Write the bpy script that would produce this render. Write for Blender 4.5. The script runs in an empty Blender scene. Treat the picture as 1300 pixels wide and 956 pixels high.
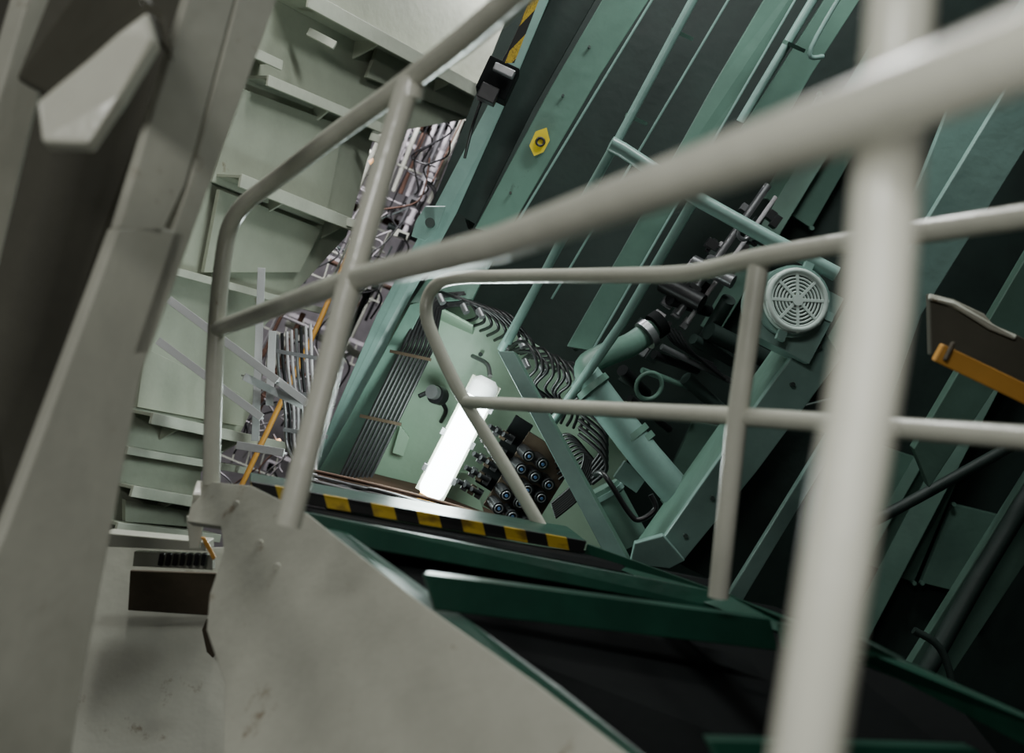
import bpy, math, random
from mathutils import Vector, Matrix
random.seed(7)
sc=bpy.context.scene
# ---------------- camera calibration ----------------
LENS=40.0; F=1300*LENS/36.0
CAM=Vector((0,0,3.0))
RM=(Matrix.Rotation(math.radians(90+12),3,'X') @ Matrix.Rotation(math.radians(12),3,'Z'))
cd=bpy.data.cameras.new("camera"); cam=bpy.data.objects.new("camera",cd); sc.collection.objects.link(cam)
cam.matrix_world=Matrix.Translation(CAM)@RM.to_4x4()
cd.lens=LENS; cd.sensor_width=36; cd.clip_start=0.05
cd.dof.use_dof=True; cd.dof.focus_distance=4.2; cd.dof.aperture_fstop=2.4
sc.camera=cam
def P(x,y,d): return CAM+RM@Vector(((x-650)/F*d,-(y-478)/F*d,-d))
def V(x,y,z): return RM@Vector((x,-y,-z))   # measured direction (right, down, away) -> world
def plane3(a,b,c):
    A,B_,C=P(*a),P(*b),P(*c); n=(B_-A).cross(C-A).normalized()
    def f(x,y):
        r=P(x,y,1)-CAM; t=(A-CAM).dot(n)/r.dot(n); return CAM+r*t
    return f
# ---------------- materials ----------------
def paint(name,col,rough=.5,var=.25,rust=0.0,rustcol=(.06,.03,.015),metal=0.0,bump=.15,scale=3.0,spec=.5):
    m=bpy.data.materials.new(name); m.use_nodes=True; n=m.node_tree.nodes; l=m.node_tree.links
    p=n["Principled BSDF"]; tc=n.new("ShaderNodeTexCoord")
    nz=n.new("ShaderNodeTexNoise"); nz.inputs["Scale"].default_value=scale; nz.inputs["Detail"].default_value=8; nz.inputs["Roughness"].default_value=.65
    l.new(tc.outputs["Object"],nz.inputs["Vector"])
    cr=n.new("ShaderNodeValToRGB"); cr.color_ramp.elements[0].position=.3; cr.color_ramp.elements[1].position=.7
    a=[max(0,c*(1-var)) for c in col]; b=[min(1,c*(1+var*.6)) for c in col]
    cr.color_ramp.elements[0].color=(*a,1); cr.color_ramp.elements[1].color=(*b,1)
    l.new(nz.outputs["Fac"],cr.inputs["Fac"])
    out=cr.outputs["Color"]
    if rust>0:
        n2=n.new("ShaderNodeTexNoise"); n2.inputs["Scale"].default_value=scale*2.3; n2.inputs["Detail"].default_value=12; n2.inputs["Roughness"].default_value=.75
        l.new(tc.outputs["Object"],n2.inputs["Vector"])
        r2=n.new("ShaderNodeValToRGB"); r2.color_ramp.elements[0].position=.70-rust*.3; r2.color_ramp.elements[1].position=.76-rust*.22
        l.new(n2.outputs["Fac"],r2.inputs["Fac"])
        mx=n.new("ShaderNodeMixRGB"); mx.inputs["Color2"].default_value=(*rustcol,1)
        l.new(r2.outputs["Color"],mx.inputs["Fac"]); l.new(out,mx.inputs["Color1"]); out=mx.outputs["Color"]
    l.new(out,p.inputs["Base Color"])
    p.inputs["Roughness"].default_value=rough; p.inputs["Metallic"].default_value=metal
    p.inputs["Specular IOR Level"].default_value=spec
    if bump>0:
        bp=n.new("ShaderNodeBump"); bp.inputs["Strength"].default_value=bump; bp.inputs["Distance"].default_value=.01
        n3=n.new("ShaderNodeTexNoise"); n3.inputs["Scale"].default_value=25; l.new(tc.outputs["Object"],n3.inputs["Vector"])
        l.new(n3.outputs["Fac"],bp.inputs["Height"]); l.new(bp.outputs["Normal"],p.inputs["Normal"])
    return m
def emis(name,col,s):
    m=bpy.data.materials.new(name); m.use_nodes=True; p=m.node_tree.nodes["Principled BSDF"]
    p.inputs["Base Color"].default_value=(.9,.9,.9,1); p.inputs["Emission Color"].default_value=(*col,1); p.inputs["Emission Strength"].default_value=s
    return m
def hazard(name,period=.16,skew=1.0):
    m=bpy.data.materials.new(name); m.use_nodes=True; n=m.node_tree.nodes; l=m.node_tree.links; p=n["Principled BSDF"]
    uv=n.new("ShaderNodeUVMap"); s=n.new("ShaderNodeSeparateXYZ"); l.new(uv.outputs[0],s.inputs[0])
    a=n.new("ShaderNodeMath"); a.operation='MULTIPLY_ADD'; a.inputs[1].default_value=skew; l.new(s.outputs[1],a.inputs[0]); l.new(s.outputs[0],a.inputs[2])
    d=n.new("ShaderNodeMath"); d.operation='DIVIDE'; d.inputs[1].default_value=period; l.new(a.outputs[0],d.inputs[0])
    f=n.new("ShaderNodeMath"); f.operation='FRACT'; l.new(d.outputs[0],f.inputs[0])
    g=n.new("ShaderNodeMath"); g.operation='GREATER_THAN'; g.inputs[1].default_value=.5; l.new(f.outputs[0],g.inputs[0])
    nz=n.new("ShaderNodeTexNoise"); nz.inputs["Scale"].default_value=30; nz.inputs["Detail"].default_value=8
    cr=n.new("ShaderNodeValToRGB"); cr.color_ramp.elements[0].position=.35; cr.color_ramp.elements[0].color=(.25,.16,.02,1); cr.color_ramp.elements[1].position=.5; cr.color_ramp.elements[1].color=(.62,.42,.03,1)
    l.new(nz.outputs["Fac"],cr.inputs["Fac"])
    mx=n.new("ShaderNodeMixRGB"); mx.inputs["Color1"].default_value=(.012,.012,.012,1); l.new(g.outputs[0],mx.inputs["Fac"]); l.new(cr.outputs["Color"],mx.inputs["Color2"])
    l.new(mx.outputs["Color"],p.inputs["Base Color"]); p.inputs["Roughness"].default_value=.5
    return m
CREAM=paint("cream_gloss_paint",(.66,.66,.56),.2,.10,.14,(.30,.21,.12),scale=5)
CREAMD=paint("cream_dirty_paint",(.50,.50,.42),.55,.2,.34,(.21,.15,.09),scale=3)
OLIVE=paint("shade_toned_dirty_paint",(.085,.082,.06),.7,.35,.25,scale=2)  # column web's shade is put into the dark olive, under rust patches
PALE=paint("pale_green_hull_paint",(.36,.385,.305),.6,.2,.2,(.17,.13,.08),scale=2)
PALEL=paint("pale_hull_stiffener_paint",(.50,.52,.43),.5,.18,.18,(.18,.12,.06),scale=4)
TEAL=paint("machine_green_paint",(.115,.210,.166),.42,.22,.12,(.035,.045,.035),scale=3)
TEALB=paint("machine_blue_green_paint",(.21,.335,.298),.33,.2,.1,(.05,.07,.06),scale=4)
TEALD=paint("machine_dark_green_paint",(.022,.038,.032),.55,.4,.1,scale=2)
NICHE=paint("light_green_enamel",(.42,.60,.44),.4,.12,.1,(.12,.12,.07),scale=3)
STAIRG=paint("stair_green_gloss_paint",(.010,.055,.034),.33,.35,.1,(.010,.014,.01),scale=5)
BLACK=paint("black_rubber",(.012,.012,.013),.4,.3,bump=.05)
BLACKS=paint("dark_steel_and_gap_shade",(.003,.004,.004),.8,.3,spec=.12)  # near-black for dark parts; also carries the shade between stair treads
STEEL=paint("grey_steel",(.30,.30,.31),.35,.3,.1,metal=.7)
LILAC=paint("far_grey_paint",(.52,.49,.505),.6,.3,.12,scale=6)
BRASS=paint("oily_bronze_manifold",(.07,.05,.032),.4,.4,.2,metal=.5)
RUST=paint("rust_brown",(.12,.06,.038),.8,.4)
RUSTD=paint("dirty_recess",(.09,.07,.045),.8,.5,.2)
ORANGE=paint("orange_paint",(.62,.30,.05),.5,.2,.1)
YEL=paint("yellow_paint",(.80,.60,.02),.5,.12,.05)
WHITE=paint("white_print",(.6,.6,.6),.5,.05)
FANW=paint("fan_guard_paint",(.50,.60,.55),.45,.1)
BLUE=paint("blue_cap",(.10,.2,.4),.4,.1)
HAZ=hazard("hazard_stripe_paint",.118,-.5)
HAZ2=hazard("hazard_tape",.10,1.0)
WORK=emis("orange_work_light",(1,.45,.12),2.5)
# ---------------- mesh builder ----------------
class B:
    def __init__(s,name): s.n=name; s.v=[]; s.f=[]; s.m=[]; s.sm=[]; s.uv=[]; s.mats=[]
    def mi(s,m):
        if m not in s.mats: s.mats.append(m)
        return s.mats.index(m)
    def add(s,vs,fs,mat,smooth=False,uvs=None):
        o=len(s.v); s.v+=vs; k=s.mi(mat)
        for i,f in enumerate(fs):
            s.f.append([o+j for j in f]); s.m.append(k); s.sm.append(smooth)
            s.uv.append([(uvs[j] if uvs else (0,0)) for j in f])
    def plate(s,poly,mat,th=.02,pl=None,out=None):
        pts=[pl(*p) if pl else P(*p) for p in poly]
        n=Vector((0,0,0))
        for i in range(len(pts)): n+= (pts[i]-pts[0]).cross(pts[(i+1)%len(pts)]-pts[0])
        n.normalize()
        c=sum(pts,Vector())/len(pts)
        if n.dot(c-CAM)<0: n=-n
        if out: n=out.normalized()
        u=(pts[1]-pts[0]).normalized(); w=n.cross(u)
        k=len(pts); vs=pts+[p+n*th for p in pts]
        uvs=[((p-pts[0]).dot(u),(p-pts[0]).dot(w)) for p in vs]
        fs=[list(range(k)),list(range(2*k-1,k-1,-1))]+[[i,i+k,(i+1)%k+k,(i+1)%k] for i in range(k)]
        s.add(vs,fs,mat,uvs=uvs); return s
    def hexa(s,c,ax,ay,az,mat):
        vs=[c+ax*i+ay*j+az*k for i in(-.5,.5) for j in(-.5,.5) for k in(-.5,.5)]
        s.add(vs,[[0,1,3,2],[4,6,7,5],[0,4,5,1],[2,3,7,6],[0,2,6,4],[1,5,7,3]],mat)
    def frame(s,a,b):
        A,B_=P(*a),P(*b); d=B_-A; u=d.normalized(); vw=((A+B_)/2-CAM).normalized()
        side=u.cross(vw).normalized(); nn=side.cross(u).normalized()
        if nn.dot(vw)<0: nn=-nn
        return (A+B_)/2,d,side,nn
    def bar(s,a,b,w,t,mat,off=0):
        c,d,side,nn=s.frame(a,b); s.hexa(c+nn*(t/2+off),d,side*w,nn*t,mat)
    def tubew(s,pts,r,mat,seg=14,smooth=False):
        if smooth and len(pts)>2:
            q=[]; ext=[pts[0]]+pts+[pts[-1]]
            for i in range(1,len(ext)-2):
                p0,p1,p2,p3=ext[i-1:i+3]
                for k in range(6):
                    t=k/6; q.append(.5*((2*p1)+(p2-p0)*t+(2*p0-5*p1+4*p2-p3)*t*t+(3*p1-p0-3*p2+p3)*t**3))
            q.append(pts[-1]); pts=q
        n=len(pts); tang=[]
        for i in range(n):
            a=pts[max(0,i-1)]; b=pts[min(n-1,i+1)]; tang.append((b-a).normalized())
        u=tang[0].orthogonal().normalized(); vs=[]
        for i in range(n):
            u=(u-tang[i]*u.dot(tang[i])).normalized(); w=tang[i].cross(u)
            rr=r[i*(len(r)-1)//max(1,n-1)] if isinstance(r,(list,tuple)) else r
            for k in range(seg):
                a=2*math.pi*k/seg; vs.append(pts[i]+(u*math.cos(a)+w*math.sin(a))*rr)
        fs=[[i*seg+k,i*seg+(k+1)%seg,(i+1)*seg+(k+1)%seg,(i+1)*seg+k] for i in range(n-1) for k in range(seg)]
        s.add(vs,fs,mat,True)
        s.add(vs[:seg],[list(range(seg-1,-1,-1))],mat); s.add(vs[-seg:],[list(range(seg))],mat)
        return s
    def tube(s,pts,r,mat,seg=14,smooth=False): return s.tubew([P(*p) for p in pts],r,mat,seg,smooth)
    def cyl(s,c,ax,r,h,mat,seg=20):
        ax=ax.normalized(); C=c if isinstance(c,Vector) else P(*c)
        return s.tubew([C-ax*h/2,C+ax*h/2],r,mat,seg)
    def ring(s,C,ax,R,r,mat,seg=32):
        ax=ax.normalized(); u=ax.orthogonal().normalized(); w=ax.cross(u); sg=8; vs=[]
        for i in range(seg):
            a=2*math.pi*i/seg; e=u*math.cos(a)+w*math.sin(a)
            for k in range(sg):
                b=2*math.pi*k/sg; vs.append(C+e*(R+r*math.cos(b))+ax*r*math.sin(b))
        s.add(vs,[[i*sg+k,((i+1)%seg)*sg+k,((i+1)%seg)*sg+(k+1)%sg,i*sg+(k+1)%sg] for i in range(seg) for k in range(sg)],mat,True)
    def box(s,c,w,h,t,mat,rot=0,yaw=0):
        C=P(*c) if not isinstance(c,Vector) else c; a=math.radians(rot); y=math.radians(yaw)
        ax=V(math.cos(a)*math.cos(y),math.sin(a)*math.cos(y),math.sin(y)); ay=V(-math.sin(a),math.cos(a),0); az=ax.cross(ay)
        s.hexa(C,ax*w,ay*h,az*t,mat); return s
    def done(s,bev=.003):
        c=sum(s.v,Vector())/len(s.v)
        me=bpy.data.meshes.new(s.n); me.from_pydata([v-c for v in s.v],[],s.f)
        for m in s.mats: me.materials.append(m)
        uvl=me.uv_layers.new(name="UVMap")
        for p in me.polygons:
            p.material_index=s.m[p.index]; p.use_smooth=s.sm[p.index]
            for j,li in enumerate(p.loop_indices): uvl.data[li].uv=s.uv[p.index][j]
        o=bpy.data.objects.new(s.n,me); sc.collection.objects.link(o); o.location=c
        import bmesh
        bm=bmesh.new(); bm.from_mesh(me); bmesh.ops.recalc_face_normals(bm,faces=bm.faces); bm.to_mesh(me); bm.free()
        if bev>0:
            b=o.modifiers.new("bevel",'BEVEL'); b.width=bev; b.segments=2; b.limit_method='ANGLE'; b.angle_limit=math.radians(50)
        return o
def px(n,d): return n*d/F
# ---------------- room shell ----------------
def shell(name,c,s,mat):
    b=B(name); b.hexa(Vector(c),Vector((s[0],0,0)),Vector((0,s[1],0)),Vector((0,0,s[2])),mat); b.done(0)
shell("floor",(0,5,-.05),(20,22,.1),TEALD)
shell("ceiling",(0,5,9.05),(20,22,.1),BLACKS)
shell("wall_back",(0,14,4.5),(20,.1,9),LILAC)
shell("wall_left",(-9.9,5,4.5),(.1,18,9),PALE)
shell("wall_right",(9.9,5,4.5),(.1,18,9),TEALD)
# ---------------- near handrail ----------------
b=B("stair_handrail")
b.tube([(268,615,2.75),(271,500,2.75),(276,400,2.75),(284,325,2.75),(293,285,2.74),(312,258,2.7),(345,232,2.6),(430,168,2.3),(500,118,2.05),(540,88,1.93),(600,42,1.72),(700,-45,1.42),(850,-185,1.1)],.021,CREAM,20,True)
b.tube([(519,105,1.97),(480,235,1.95),(440,375,1.93),(365,668,1.88)],.0215,CREAM,20)
b.tube([(276,418,2.75),(450,354,1.95),(640,308,1.27),(850,232,.93),(1100,142,.665),(1300,62,.55),(1500,-18,.46)],[.020,.020,.021,.021,.021,.021,.021],CREAM,20)
b.tube([(1158,-160,.72),(1112,400,.68),(1042,840,.66),(1010,1050,.65)],.0205,CREAM,24)
b.tube([(519,125,1.97),(524,100,1.97)],.0235,CREAM,20)
for (p,ax) in [((276,418,2.75),V(0,1,0)),((444,357,1.94),V(-.3,1,0)),((1128,135,.68),V(-.1,1,0))]:
    b.ring(P(*p),V(1,-.35,-.5),.0215,.0035,CREAM,20)
b.done(.001)
# ---------------- far handrail ----------------
b=B("stair_handrail")
b.tube([(693,680,3.2),(640,590,3.2),(585,500,3.2),(552,432,3.2),(541,398,3.2),(547,370,3.2),(572,354,3.15),(640,351,3.0),(760,350,2.62),(860,348,2.36),(905,341,2.25),(960,328,2.1),(1080,308,1.9),(1300,275,1.6),(1480,248,1.4)],.0185,CREAM,18,True)
b.tube([(590,510,3.2),(930,528,2.15),(1300,556,1.6),(1480,570,1.42)],.0175,CREAM,18)
b.tube([(964,332,2.1),(936,530,2.12),(912,758,2.14)],.0195,CREAM,20)
b.ring(P(936,529,2.13),V(.9,0,-.4),.0185,.003,CREAM,20); b.ring(P(592,510,3.2),V(.9,0,-.4),.0175,.003,CREAM,20)
b.done(.001)
# ---------------- staircase ----------------
b=B("ship_staircase")
sp=plane3((250,610,2.78),(680,867,1.75),(285,867,2.2))
b.plate([(250,610),(318,616),(390,652),(440,692),(530,762),(680,867),(800,960),(1000,1120),(280,1120),(285,867),(262,800),(266,755),(284,700),(280,668),(237,662)],CREAMD,.02,sp)
b.plate([(250,610,2.77),(318,616,2.77),(312,632,2.74),(244,628,2.72)],CREAM,.03)
for (x,y) in [(330,690),(352,720),(300,640)]: b.cyl(sp(x,y),V(0,0,1),.008,.012,CREAMD,10)
b.plate([(383,648,2.62),(412,655,2.62),(575,772,2.1),(712,872,1.82),(840,975,1.6),(812,975,1.58),(675,868,1.78),(528,765,2.05)],STAIRG,.015)
b.plate([(318,611,2.68),(745,687,2.98),(741,702,2.98),(322,629,2.68)],HAZ,.01)
b.plate([(318,600,2.95),(720,668,3.25),(745,687,2.985),(318,611,2.685)],STAIRG,.01)
b.plate([(320,630,2.69),(741,703,2.99),(925,740,3.0),(925,752,2.95),(400,650,2.69)],BLACKS,.012)  # near-black strip standing in for shade below the landing edge
def lip(tl,tr,bl,br,d,mat=STAIRG,depth=.1):
    b.plate([(*tl,d),(*tr,d+.2),(*br,d+.19),(*bl,d-.01)],mat,.008)
    A,B_=P(*tl,d),P(*tr,d+.2); c=(A+B_)/2; aw=V(0,.1,1).normalized()
    b.hexa(c+aw*depth/2+V(0,1,0)*.006,B_-A,aw*depth,V(0,1,0)*.008,mat)
lip((388,650),(930,755),(425,688),(985,789),2.5,STAIRG,.06)
lip((537,728),(978,786),(552,774),(988,826),2.05)
b.plate([(985,790,2.25),(1095,812,2.0),(1145,838,1.95),(990,822,2.2)],STAIRG,.01)
lip((900,940),(1240,950),(910,965),(1260,975),1.55,STAIRG,.05)
b.plate([(400,655,2.9),(985,770,3.05),(1180,850,2.8),(1400,1120,2.3),(700,1120,2.1),(540,790,2.5)],BLACKS,.01)  # backing sheet, near-black to stand in for shade in the tread gaps
b.plate([(745,690,3.0),(925,756,2.7),(1150,840,2.25),(1420,960,1.8),(1420,1010,1.8),(1140,862,2.25),(920,780,2.7),(741,706,3.0)],STAIRG,.01)
b.done(.002)
# ---------------- left column ----------------
b=B("steel_column")
cp=plane3((250,0,1.9),(110,860,1.75),(0,400,1.6))
cp2=plane3((250,0,2.02),(110,860,1.87),(0,400,1.72))
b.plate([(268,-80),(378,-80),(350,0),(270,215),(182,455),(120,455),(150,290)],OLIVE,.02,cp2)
b.plate([(322,-80),(385,-80),(352,0),(190,450),(166,452),(240,235)],CREAMD,.05,cp)
b.plate([(262,-80),(320,-80),(236,235),(205,300),(150,290)],CREAMD,.02,cp)
b.plate([(150,290),(196,286),(236,296),(180,478),(105,867),(70,1100),(-90,1100),(-90,900),(8,672)],CREAMD,.025,cp)
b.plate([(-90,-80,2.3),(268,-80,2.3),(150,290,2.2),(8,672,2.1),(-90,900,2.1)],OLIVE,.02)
b.plate([(58,-80,1.9),(96,-80,1.95),(60,90,1.95),(0,335,1.9),(-90,560,1.85),(-90,430,1.8)],CREAMD,.04)
b.done(.004)
b=B("support_bracket")
b.plate([(186,12,1.55),(196,50,1.55),(150,120,1.5),(112,182,1.5),(52,180,1.5),(46,128,1.5),(150,45,1.55)],CREAM,.03)
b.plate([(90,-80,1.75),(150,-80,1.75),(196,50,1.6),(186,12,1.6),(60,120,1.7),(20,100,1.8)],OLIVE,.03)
b.done(.006)
# ---------------- hull side panels ----------------
b=B("hull_plating")
hp=plane3((250,300,4.6),(600,100,6.2),(200,650,4.6))
hn=(hp(400,400)-hp(300,400)).cross(hp(300,500)-hp(300,400)).normalized()
if hn.dot(hp(300,300)-CAM)>0: hn=-hn
b.plate([(60,-80),(760,-80),(640,110),(600,150),(475,172),(440,300),(330,420),(320,520),(300,560),(255,600),(255,690),(60,700)],PALE,.03,hp)
def ledge(x0,y0,x1,y1,wp,dep=.2,gus=()):
    A,B_=hp(x0,y0),hp(x1,y1)
    d=B_-A;u=d.normalized(); side=u.cross(hn).normalized()
    if side.dot(V(0,1,0))<0: side=-side
    c=(A+B_)/2; w=wp*4.9/F
    b.hexa(c+hn*dep/2,d,side*.014,hn*dep,PALE)
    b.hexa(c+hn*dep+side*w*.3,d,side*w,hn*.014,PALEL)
    for t in gus:
        g=A.lerp(B_,t); vs=[g,g+hn*dep,g+side*.09]; vs+= [v+u*.012 for v in vs]
        b.add(vs,[[0,1,2],[3,5,4],[0,3,4,1],[1,4,5,2],[2,5,3,0]],PALEL)
ledge(345,-5,632,146,20,.2,(.3,.62,.9)); ledge(312,98,472,164,13,.12,(.5,)); ledge(200,20,330,80,12,.12)
ledge(268,222,442,290,16,.16,(.35,.8)); ledge(170,330,400,392,9,.07); ledge(160,520,332,558,13,.14,(.25,.7))
ledge(145,565,300,592,9,.07); ledge(140,612,262,634,13,.12,(.5,)); ledge(130,660,262,676,10,.08)
def strake(pts,o): 
    b.plate([(x,y) for x,y in pts],PALE,.02,lambda x,y:hp(x,y)+hn*o)
strake([(470,60),(600,120),(585,148),(455,98)],.05); strake([(300,112),(430,160),(405,285),(262,230)],.03); strake([(270,240),(400,290),(372,345),(250,345)],.04)
strake([(175,440),(300,500),(300,540),(165,515)],.04); strake([(150,632),(250,650),(250,668),(150,660)],.04)
for (x,y,r_) in [(405,279,18),(372,50,28),(452,178,20),(232,632,12)]:
    A=hp(x,y)+hn*.16; b.box(A,.13,.035,.02,PALEL,r_)
b.done(.002)
b=B("steel_ledge")
lp=plane3((150,700,3.3),(300,700,3.3),(200,900,3.1))
b.plate([(60,690),(300,695),(300,1250),(-360,2900),(-420,2900),(60,1250)],CREAMD,.02,lp)
b.plate([(130,676,3.1),(262,688,3.1),(262,700,3.1),(130,694,3.1)],CREAM,.08)
b.plate([(165,724,3.2),(275,728,3.2),(272,782,3.2),(162,775,3.2)],RUSTD,.015)
b.plate([(170,700,3.14),(270,704,3.14),(270,724,3.14),(168,719,3.14)],CREAMD,.03)
for i in range(7): b.box((205+i*9,710,3.12),.012,.035,.02,BLACK,10)
b.plate([(262,785,3.08),(272,790,3.08),(284,812,3.08),(270,836,3.08),(262,828,3.08),(256,800,3.08)],RUSTD,.01)
b.plate([(236,655,2.9),(258,660,2.9),(252,697,2.9),(240,697,2.9)],CREAM,.02)
b.plate([(254,682,2.88),(260,682,2.88),(274,708,2.88),(270,712,2.88)],ORANGE,.01)
b.done(.003)
b=B("truss_bracket")
for q in [((214,380,4.2),(352,483,4.2)),((200,432,4.2),(332,530,4.2)),((332,340,4.3),(324,560,4.3)),((346,420,4.3),(342,515,4.3)),((310,478,4.2),(385,515,4.3)),((300,565,4.1),(360,575,4.1)),((352,483,4.25),(390,512,4.25))]:
    b.bar(*q,px(10,4.2),.012,WHITE); b.bar(*q,.008,.05,WHITE,.012)
b.done(.001)
# ---------------- far machinery in the gap ----------------
b=B("distant_pipework")
for i in range(7):
    t=i/6; x0=600-t*300; y0=120+t*430; d=7.2+(i%3)*.8
    b.bar((x0-70,y0-25,d),(x0+70,y0+35,d),px(5,d),.3,LILAC)
    for k in range(8): b.bar((x0-65+k*17,y0-22+k*7,d),(x0-75+k*17,y0+12+k*7,d),px(1.4,d),.02,PALEL)
    b.bar((x0-75,y0+4,d-.02),(x0+62,y0+62,d-.02),px(2,d),.02,PALEL)
for i in range(120):
    x=random.uniform(330,640); y=random.uniform(90,480); d=random.uniform(6.6,9.2)
    if x>560-(y-100)*.5+60: continue
    L=random.uniform(50,170); w=random.choice([2,3,3,4,5,7,10])
    k=random.random()
    if k<.68: e=(x-L*.42,y+L*.9)
    elif k<.9: e=(x+L*.9,y+L*.4)
    else: e=(x+L*.5,y-L*.2)
    m=random.choice([LILAC,LILAC,PALEL,TEALD,LILAC,STEEL,RUST,BLACK,PALEL])
    A_=(x,y,d); E_=(e[0],e[1],d+.1)
    b.tube([A_,E_],px(w/2,d),m,10)
    if w>=5:
        for t in (.2,.8): b.cyl(P(*A_).lerp(P(*E_),t),P(*E_)-P(*A_),px(w*.75,d),.04,m,12)
for i in range(16):
    t=random.random(); x=560-t*230+random.uniform(-45,35); y=130+t*480; d=random.uniform(6.6,8.6)
    w=px(random.uniform(8,18),d); h=px(random.uniform(8,14),d); m=random.choice([LILAC,STEEL,PALEL,LILAC,RUST]); b.box((x,y,d),w,h,.1,m,22)
    b.tube([(x,y,d-.05),(x+8,y+18,d-.03),(x-6,y+42,d)],px(1.3,d),BLACK,8,True); b.box((x,y,d-.055),w*.6,h*.6,.01,BLACKS,22)
for i in range(34):
    t=random.random(); x=540-t*230+random.uniform(-40,30); y=150+t*450; d=random.uniform(6,7.5)
    b.tube([(x+random.uniform(-25,25)-j*8,y+random.uniform(-10,10)+j*22,d) for j in range(4)],px(1.2,d),random.choice([BLACK,BLACK,LILAC,LILAC,RUST,STEEL]),8,True)
for i in range(10):
    b.tube([(548+i*9,90+i*4,8),(490+i*9,240+i*3,8)],px(3,8),[LILAC,PALEL,RUST,LILAC,STEEL][i%5],8)
for (x,y) in [(430,262),(472,205),(352,560)]: b.box((x,y,6.2),px(7,6.3),px(3,6.3),.05,WORK,-30)
b.done(0)
b=B("yellow_pole")
b.tube([(447,312,5.2),(405,410,5.0),(362,500,4.9),(306,618,4.8)],px(3.4,5),ORANGE,12)
b.done(0)
b=B("cable_trunk")
for i in range(8):
    o=i*6
    b.tube([(352+o,425-i*2,4.6),(354+o,470,4.6),(362+o*.9,520,4.6),(366+o*.8,570,4.6),(400+o*.2,612+i*2,4.3),(470,620+i*2.2,4.2),(540,640+i*1.2,4.2)],px(2.1,4.6),[STEEL,BLACK,LILAC,LILAC][i%4],10,True)
for y in (450,500,550): b.box((376+ (y-450)*.12,y,4.55),px(56,4.6),px(5,4.6),.02,STEEL,10)
b.done(0)
# ---------------- green machine frame ----------------
def DM(x,y,o=0): return 4.75+(y-400)*.0007+o
def q(x,y,o=0): return (x,y,DM(x,y,o))
b=B("machine_casing")
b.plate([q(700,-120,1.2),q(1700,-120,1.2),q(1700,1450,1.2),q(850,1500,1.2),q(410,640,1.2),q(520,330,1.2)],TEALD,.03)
for l,w in [(((1180,-40),(900,420)),26),(((1330,-40),(1010,520)),20),(((1290,420),(1060,860)),30),(((1180,560),(1010,860)),14)]:
    b.bar(q(*l[0],.9),q(*l[1],.9),px(w,5.6),.25,TEAL)
for pl_ in [[(880,535),(935,545),(905,620),(850,600)],[(1100,560),(1220,600),(1160,740),(1060,700)],[(1040,120),(1110,150),(1030,290),(970,250)],[(1210,640),(1290,660),(1250,760),(1170,740)]]:
    b.plate([q(x,y,1.0) for x,y in pl_],TEAL,.04)
    for (x,y) in pl_: b.cyl(P(*q(x,y,.98)),V(0,0,1),px(3,5.7),.03,TEAL,8)
b.done(.003)
b=B("machine_frame")
def band(l,rr,mat,o,th=.02,web=.35):
    b.plate([q(*p,o) for p in l]+[q(*p,o) for p in reversed(rr)],mat,th)
    a0=q((l[0][0]+rr[0][0])/2,(l[0][1]+rr[0][1])/2,o+.01); a1=q((l[-1][0]+rr[-1][0])/2,(l[-1][1]+rr[-1][1])/2,o+.01)
    A,B_=P(*a0),P(*a1); d=B_-A; nn=V(0,0,1); side=d.normalized().cross(nn).normalized()
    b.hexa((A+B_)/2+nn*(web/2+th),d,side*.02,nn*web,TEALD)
band([(712,-60),(616,140),(552,262),(478,400),(392,600)],[(722,-60),(638,140),(580,270),(504,410),(420,606)],TEALB,-.05)
band([(722,-60),(638,140),(580,270)],[(790,-60),(676,140),(604,285)],TEALD,.12)  # recess between flanges, its shade put in as dark green
band([(800,-60),(700,110),(603,290)],[(862,-60),(762,95),(642,300)],TEAL,0)
band([(1005,-60),(905,110),(800,300),(720,440)],[(1042,-60),(942,115),(837,300),(750,445)],TEAL,.1)
band([(1085,-60),(985,95),(940,165)],[(1130,-60),(1030,95),(990,165)],TEAL,.25)
band([(596,300),(562,350),(512,440)],[(640,300),(600,370),(560,395)],TEAL,.1)
for a,c in [((864,-60),(646,300)),((1044,-60),(752,445)),((960,-60),(700,380))]:
    b.bar(q(*a,-.02),q(*c,-.02),px(3,4.7),.05,TEALB)
b.plate([q(540,262,-.15),q(566,262,-.15),q(556,290,-.15),q(540,306,-.15),q(522,300,-.15),q(528,280,-.15)],TEALB,.03)
b.cyl(P(*q(546,283,-.17)),V(0,0,1),px(6,4.6),.03,TEALD)
for i in range(4):
    t=i/3; b.cyl(P(*q(748-t*100,60+t*185,-.012)),V(0,0,1),px(1.8,4.7),.016,TEALD,8)
b.done(.003)
b=B("machine_frame")
b.plate([q(1040,408,-.9),q(1068,455,-.9),q(960,600,-.9),q(868,712,-.9),q(842,718,-.9),q(838,690,-.9),q(985,480,-.9)],TEALB,.03)
b.plate([q(1040,408,-.88),q(838,690,-.88),q(806,690,-.6),q(1000,415,-.6)],TEAL,.02)
b.plate([q(806,690,-.95),q(842,680,-.95),q(870,712,-.95),q(850,722,-.95),q(800,716,-.95)],TEALB,.03)
b.plate([q(1070,520,-1),q(1084,528,-1),q(942,765,-1),q(922,760,-1)],TEALB,.03)
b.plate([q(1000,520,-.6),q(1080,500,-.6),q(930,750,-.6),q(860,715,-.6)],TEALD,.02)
b.plate([q(1310,60,-.6),q(1370,80,-.6),q(1170,400,-.6),q(1120,540,-.6),q(1090,530,-.6),q(1140,340,-.6)],TEALB,.03)
b.plate([q(1215,110,-.4),q(1280,120,-.4),q(1170,330,-.4),q(1140,300,-.4)],TEALB,.03)
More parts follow.
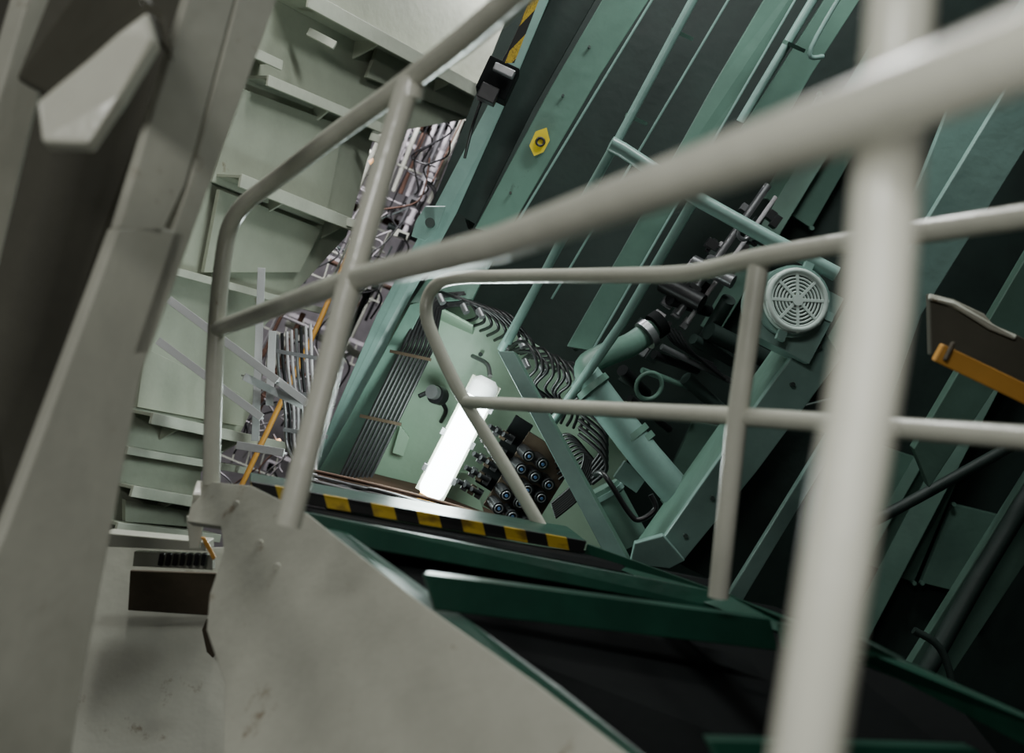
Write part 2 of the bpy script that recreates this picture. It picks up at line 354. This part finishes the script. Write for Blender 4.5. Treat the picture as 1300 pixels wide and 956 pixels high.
b.plate([q(1400,160,-.5),q(1450,210,-.5),q(1180,620,-.5),q(1160,570,-.5)],TEAL,.05)
b.plate([q(1420,420,-.3),q(1470,460,-.3),q(1180,900,-.3),q(1120,900,-.3)],TEAL,.05)
for i in range(6): b.cyl(P(*q(1040-i*34,440+i*48,-.92)),V(0,0,1),px(3,3.9),.02,TEALD,8)
b.done(.004)
b=B("guide_rail")
b.tube([q(912,-60,-.3),q(778,190,-.3),q(650,420,-.3),q(636,444,-.28)],px(5.5,4.4),TEALB,14)
b.tube([q(1050,-30,-.2),q(940,155,-.2)],px(5.5,4.5),TEALB,14)
b.tube([q(1100,-60,-.2),q(1030,60,-.22),q(1045,72,-.2)],px(3,4.5),TEALB,10,True)
for (x,y) in [(858,40),(800,148),(742,256),(1000,55)]:
    b.bar(q(x,y,-.3),q(x+22,y+10,-.05),px(5,4.4),.02,TEAL)
b.done(0)
b=B("machine_guardrail")
b.tube([q(775,182,-.75),q(790,190,-.75),q(888,254,-.8),q(980,305,-.85),q(1062,348,-.9)],px(9.5,3.9),TEALB,16)
b.tube([q(880,256,-.78),q(790,410,-.6),q(697,543,-.5)],px(6.5,4),TEALB,14)
b.tube([q(778,188,-.72),q(720,290,-.6),q(645,435,-.5)],px(5.5,4),TEALB,14)
b.plate([q(632,446,-.6),q(652,446,-.6),q(800,716,-.8),q(772,712,-.8)],TEALB,.012)
b.plate([q(652,446,-.6),q(657,449,-.56),q(805,716,-.76),q(800,716,-.8)],TEAL,.012)
b.done(.002)
b=B("cable_junction_box")
b.box(q(632,103,-.3),.12,.13,.10,BLACKS,25); b.box(q(620,120,-.35),.07,.06,.06,BLACK,25); b.box(q(640,90,-.37),.08,.03,.03,STEEL,25); b.tube([q(640,80,-.3),q(660,40,-.3),q(690,-40,-.3)],.012,BLACK,10,True)
b.tube([q(612,125,-.3),q(600,160,-.3),q(590,200,-.2)],.006,BLACK,10,True)
b.done(.004)
b=B("hazard_tape_strip"); b.plate([q(684,-30,-.42),q(696,-30,-.42),q(653,80,-.42),q(641,80,-.42)],HAZ2,.004); b.done(0)
b=B("warning_tag")
b.plate([q(672,185,-.03),q(680,167,-.03),q(694,162,-.03),q(698,178,-.03),q(690,193,-.03),q(678,198,-.03)],YEL,.006)
b.ring(P(*q(686,180,-.035)),V(0,0,1),px(5,4.6),px(1.6,4.6),BLACK,20)
b.done(0)
# ---------------- fan ----------------
b=B("ventilation_fan")
ax=V(.15,-.1,-1).normalized(); C=P(1010,382,3.75)
R0=px(43,3.75)
b.tubew([C+V(0,0,.30),C+V(0,0,.02)],R0*1.08,TEALB,32)
b.box(P(1004,402,3.9),px(84,3.9),px(92,3.9),.16,TEALB,28)
b.tubew([C-ax*.012,C+ax*.004],R0*.98,FANW,40)
b.tubew([C+ax*.002,C+ax*.008],R0*.86,BLACKS,40)
for k in range(7): b.ring(C+ax*.014,ax,R0*(.25+.105*k),px(1.6 if k<6 else 4.0,3.75),FANW,36)
b.tubew([C+ax*.0,C+ax*.022],R0*.17,FANW,20)
u=ax.orthogonal().normalized(); w=ax.cross(u)
for k in range(8):
    a=k*math.pi/4+.2; e=u*math.cos(a)+w*math.sin(a); b.hexa(C+e*R0*.55+ax*.015,e*R0*.85,ax.cross(e)*px(4,3.75),ax*.008,FANW)
for k in range(4):
    a=k*math.pi/2+.6; e=u*math.cos(a)+w*math.sin(a); b.hexa(C+e*R0*1.12+ax*-.01,e*R0*.3,ax.cross(e)*.03,ax*.02,TEALB)
b.done(.001)
# ---------------- big pipe ----------------
b=B("coolant_pipe")
b.tube([q(742,478,-.5),q(775,522,-.5),q(820,580,-.55),q(872,640,-.6)],px(21,4.3),TEALB,24)
for t in (.08,.47,.53,.9):
    x=742+130*t;y=478+162*t; b.cyl(P(*q(x,y,-.52)),V(130,162,-20),px(24,4.3),.025,TEAL,24)
b.tube([q(750,488,-.5),q(745,465,-.45),q(770,450,-.4),q(800,438,-.3),q(825,420,-.2)],px(16,4.3),TEAL,18,True)
b.cyl(P(*q(822,424,-.25)),V(1,-.7,.3),px(20,4.4),.03,STEEL,20); b.cyl(P(*q(835,412,-.2)),V(1,-.7,.3),px(18,4.4),.04,BLACKS,20)
b.tube([q(762,620,-.35),q(800,690,-.4)],px(27,4.3),TEAL,24)
b.cyl(P(*q(766,628,-.36)),V(38,70,0),px(30,4.3),.02,TEALB,24)
b.box(q(800,605,-.5),px(36,4.2),px(26,4.2),.05,TEALB,35)
b.done(.002)
b=B("pump_assembly")
for (x,y,x2,y2,w,m) in [(860,400,975,235,5,STEEL),(872,410,985,250,3,LILAC),(850,380,900,395,8,BLACK),(905,330,870,375,9,STEEL),(830,450,885,470,6,BLACK),(815,470,900,500,4,TEAL),(790,470,820,500,8,BLACK),(925,380,890,440,10,TEALD),(800,505,850,545,5,BLACK),(900,420,1000,470,12,TEALD),(870,480,960,560,9,TEALD),(840,440,960,500,4,STEEL),(880,430,930,460,7,TEALD)]:
    b.tube([q(x,y,.1),q(x2,y2,.25)],px(w,4.8),m,12)
for i in range(44):
    x=random.uniform(790,985);y=430-(x-800)*1.0+random.uniform(-25,55)
    b.box(q(x,y,random.uniform(.1,.5)),px(random.uniform(6,20),4.8),px(random.uniform(4,16),4.8),.05,random.choice([STEEL,BLACK,TEAL,LILAC,BLACK,TEALD]),random.choice([35,-55]))
for i in range(5):
    b.tube([q(838+i*6,408+i*3,0),q(852+i*6,432+i*3,0),q(872+i*6,446+i*4,.05),q(905+i*4,462+i*5,.1)],px(1.8,4.8),BLACK,8,True)
b.ring(P(*q(824,490,-.1)),V(.3,.3,-1),px(18,4.6),px(3,4.6),TEAL,24)
b.ring(P(*q(945,295,.1)),V(.3,.3,-1),px(9,4.8),px(3,4.8),STEEL,20)
b.cyl(P(*q(866,372,.1)),V(1,.6,-.5),px(12,4.8),.2,BLACK); b.cyl(P(*q(905,345,.1)),V(1,.6,-.5),px(9,4.8),.2,STEEL)
b.done(.001)
# ---------------- lit service bay ----------------
b=B("service_bay_enclosure")
b.plate([q(520,392,.3),q(600,388,.3),q(700,450,.3),q(800,540,.3),q(790,640,.3),q(760,700,.3),q(560,690,.3),q(400,625,.3),q(440,540,.3)],NICHE,.02)
b.plate([q(520,388,-.1),q(542,382,-.1),q(430,606,-.1),q(402,603,-.1)],TEAL,.03)
b.plate([q(520,385,-.05),q(600,380,-.05),q(640,300,.1),q(580,300,.1)],TEAL,.02)
b.plate([q(400,602,-.2),q(560,640,-.2),q(640,668,-.2),q(630,650,.28),q(560,622,.28),q(430,590,.28)],RUST,.02)
b.plate([q(545,385,-.05),q(600,415,-.05),q(600,425,.3),q(540,398,.3)],NICHE,.01)
for (x,y) in [(562,403),(610,450),(505,570),(468,575),(520,452)]: b.cyl(P(*q(x,y,.27)),V(0,0,1),px(3,4.9),.03,TEALD,8)
b.plate([q(508,540,.22),q(520,556,.22),q(512,580,.22),q(498,575,.22)],NICHE,.02)
b.plate([q(560,600,.1),q(600,600,.1),q(615,655,.1),q(560,650,.1)],NICHE,.02)
b.done(.003)
b=B("fluorescent_lamp")
A=P(614,492,4.55); E=P(548,622,4.6); dd=(E-A).normalized(); vw=V(0,0,1); side=dd.cross(vw).normalized()
EM=emis("lamp_diffuser",(.86,1.0,.97),15)
EMC=emis("lamp_clear_end",(.8,.95,.9),.7)
LW=px(34,4.55)
b.hexa((A+E)/2+vw*.045,(E-A)*1.12,side*LW*1.2,vw*.03,PALEL)
n=10; prof=[(math.cos(math.pi*i/n)*LW/2, -math.sin(math.pi*i/n)*.05) for i in range(n+1)]
k=n+1
def cap(secs,mat):
    vs=[]
    for T,sc_ in secs:
        for (a,c) in prof: vs.append(T+side*a*sc_+vw*(.03+c*sc_))
    m=len(secs)
    b.add(vs,[[j*k+i,j*k+i+1,(j+1)*k+i+1,(j+1)*k+i] for j in range(m-1) for i in range(n)],mat,True)
    b.add(vs,[list(range(k)),list(range(m*k-1,(m-1)*k-1,-1))],mat)
A2=A+dd*.05
cap([(A2,1),(E,1),(E+dd*.02,.9),(E+dd*.035,.65)],EM)
cap([(A-dd*.04,.6),(A-dd*.025,.92),(A-dd*.01,1.05),(A2-dd*.002,1.05)],EMC)
b.hexa(E+dd*.045+vw*.02,dd*.03,side*LW*.7,vw*.06,ORANGE)
b.tube([(622,478,4.6),(618,462,4.7),(600,452,4.85)],px(3,4.6),STEEL,10,True)
for t in (.15,.5,.85):
    c=A.lerp(E,t); b.hexa(c+side*LW*.62+vw*.03,dd*.03,side*.02,vw*.04,STEEL); b.hexa(c-side*LW*.62+vw*.03,dd*.03,side*.02,vw*.04,STEEL)
b.done(.002)
b=B("gauge_lamp")
b.cyl((556,502,4.85),V(-.5,-.2,-1),px(12,4.8),.05,BLACK); b.cyl((550,498,4.8),V(-.5,-.2,-1),px(9,4.8),.03,STEEL); b.tube([(556,505,4.85),(566,520,4.9),(560,535,5.0)],px(3,4.8),BLACK,10,True)
b.tube([(545,497,4.82),(532,503,4.8)],px(3,4.8),BLACK,10)
b.done(.001)
b=B("cable_bundle")
for i in range(8):
    o=i*5.5
    b.tube([(590+o*.3,372+i*2,4.7),(560+o*.3,374+i*2,4.7),(536+o*.6,386+i,4.68),(512+o,440,4.66),(478+o,510,4.66),(432+o,606,4.64)],px(2.4,4.66),BLACK,10,False)
for t in (.25,.65): 
    x=525-t*95;y=400+t*205; b.box((x+20,y,4.62),px(54,4.6),px(4,4.6),.02,BRASS,12)
b.done(0)
b=B("hydraulic_hoses")
for i in range(9):
    x=552+i*9
    b.tube([(x,368+i*3,4.75),(x+22,376+i*3,4.6),(x+44,384+i*5,4.6),(x+54,402+i*5,4.62),(x+40,408+i*6,4.8)],px(2.1,4.6),BLACK,10,True)
for i in range(10):
    x=650+i*7;y=452+i*3; j1=random.uniform(-4,4); j2=random.uniform(-5,5)
    b.tube([(x-10,y-10+j1,4.7),(x+18+j2,y-18+ (i%3)*4,4.45),(x+32,y+12+j1,4.4),(x+20+j2,y+32,4.45),(x+34,y+52+j1,4.5),(x+22+i,y+70,4.6)],px(2.1,4.5),BLACK,10,True)
for i in range(8):
    o=i*7
    b.tube([(700+o*.2,560+o,4.45),(722+o*.5,552+o*.6,4.4),(742+o*.3,575+o*.5,4.4),(730+o*.1,612+o*.4,4.4),(700+o*.1,640+o*.35,4.4)],px(2.2,4.4),BLACK,10,True)
for (x,y) in [(640,440),(662,436),(690,470),(668,462),(720,480),(742,508),(560,380),(590,392),(610,398)]:
    b.cyl((x,y,4.55),V(.4,.8,-.4),px(4.5,4.5),.04,STEEL,10)
for i in range(5):
    b.tube([(735,515+i*9,4.4),(762,538+i*9,4.35),(770,560+i*9,4.35),(752,590+i*6,4.4)],px(2.6,4.4),BLACK,10,True)
b.tube([(756,602,4.1),(768,604,4.0),(798,650,4.0),(812,660,4.0),(832,646,4.0),(826,628,4.0)],px(3.6,4),BLACK,12,True)
b.done(0)
b=B("hydraulic_valve_block")
b.box((672,612,4.55),px(110,4.5),px(70,4.5),.08,BRASS,-58,0)
b.box((640,575,4.6),px(100,4.5),px(26,4.5),.1,BLACKS,-58)
a=math.radians(-60); ux,uy=math.cos(a),math.sin(a); vx,vy=-uy,ux
for i in range(5):
    for j in range(4):
        x=652+ux*(i-2)*19+vx*(j-.2)*20; y=618+uy*(i-2)*19+vy*(j-.2)*20-8
        if j<3 and not(i>3 and j>1):
            b.cyl((x,y,4.46),V(.25,.2,-1),px(8,4.5),.10,BLACK,18)
            Cc=P(x,y,4.46)+V(.25,.2,-1).normalized()*.05
            b.ring(Cc,V(.25,.2,-1),px(5.0,4.5),px(.8,4.5),STEEL,18); b.cyl(Cc,V(.25,.2,-1),px(2.0,4.5),.008,BLUE,10)
    for j in range(3):
        x=628+ux*(i-2)*20+vx*(-j)*10; y=592+uy*(i-2)*20+vy*(-j)*10
        b.box((x,y,4.5),px(11,4.5),px(8,4.5),.08,[BLACK,BRASS,BLACK][j],-58); b.cyl((x-4,y-3,4.45),V(-.6,-.4,-.6),px(3.2,4.5),.05,BLACK,12)
b.done(.001)
b=B("rusty_pipe_run")
for i in range(4): b.tube([(398,598+i*6,4.2),(460,612+i*7,4.2),(540,632+i*6,4.25),(640,662+i*4,4.3)],px(2.6,4.2),[RUST,STEEL,LILAC,BLACK][i],10,True)
b.done(0)
# ---------------- right side objects ----------------
b=B("orange_beam"); b.bar((1192,448,2.6),(1430,562,2.6),px(24,2.6),.03,ORANGE); b.box((1205,446,2.59),px(4,2.6),px(26,2.6),.02,RUSTD,26); b.done(.004)
b=B("weathered_bracket_plate")
b.plate([(1180,372,2.95),(1212,380,2.95),(1250,398,2.95),(1262,412,2.95),(1292,425,2.95),(1400,480,2.95),(1400,540,2.95),(1250,482,2.95),(1182,450,2.95)],OLIVE,.03)  # beige plate in dark olive, its dim light put into the colour
b.plate([(1180,372,2.94),(1212,380,2.94),(1250,398,2.94),(1262,412,2.94),(1292,425,2.94),(1290,430,2.93),(1258,417,2.93),(1210,387,2.93),(1180,379,2.93)],CREAMD,.01)
b.plate([(1360,440,2.98),(1420,460,2.98),(1500,2600,2.98),(1440,2600,2.98)],TEALD,.05)
b.done(.004)
b=B("floor_pipes")
for (pts,w,m) in [([(1350,560,4.5),(1250,720,4.5),(1150,900,4.5)],14,TEALD),([(1160,800,3.9),(1200,835,3.9),(1225,960,3.9)],5,TEALD),([(1050,690,4.6),(1150,640,4.6),(1330,540,4.6)],9,TEALD)]:
    b.tube(pts,px(w,3.8),m,14,True)
b.done(0)
# ---------------- lights ----------------
def area(name,loc,tgt,size,e,col=(1,1,1),sy=None):
    ld=bpy.data.lights.new(name,'AREA'); ld.shape='RECTANGLE'; ld.size=size; ld.size_y=sy or size; ld.energy=e; ld.color=col
    o=bpy.data.objects.new(name,ld); sc.collection.objects.link(o); o.location=loc
    o.rotation_euler=(tgt-loc).to_track_quat('-Z','Y').to_euler(); return o
def point(name,loc,e,col=(1,1,1),r=.1):
    ld=bpy.data.lights.new(name,'POINT'); ld.energy=e; ld.color=col; ld.shadow_soft_size=r
    o=bpy.data.objects.new(name,ld); sc.collection.objects.link(o); o.location=loc; return o
area("overhead_lamp",P(300,-900,3.4),P(420,350,3.0),1.2,46,(1,1,.96),.2)
area("front_fill",CAM+V(-.9,-1.7,-1.5),P(350,450,2.4),1.2,48,(1,1,.97),.4)  # added fill from behind the camera, evens out rails and stringer
area("overhead_lamp.002",P(760,-420,4.2),P(450,250,2.2),.9,32,(.97,1,.97),.12)
area("near_fill",P(-500,-900,.2),P(200,500,2.5),1.0,3,(1,.99,.95),.3)  # added weak fill close to the camera for rails and column
area("distant_lamp",P(600,-200,6.0),P(430,350,7.5),1.0,250,(.97,.94,1),.3)
area("machine_fill",P(1250,-700,3.2),P(900,350,4.7),1.0,52,(.93,1,.98),.3)  # added fill light over the machine and lower right
point("bay_spill_fill",P(560,540,4.3),17,(.84,1,.95),.12)  # added point light strengthening the fluorescent lamp's spill
w=bpy.data.worlds.new("world"); sc.world=w; w.use_nodes=True
w.node_tree.nodes["Background"].inputs[0].default_value=(.9,.95,.92,1); w.node_tree.nodes["Background"].inputs[1].default_value=.03
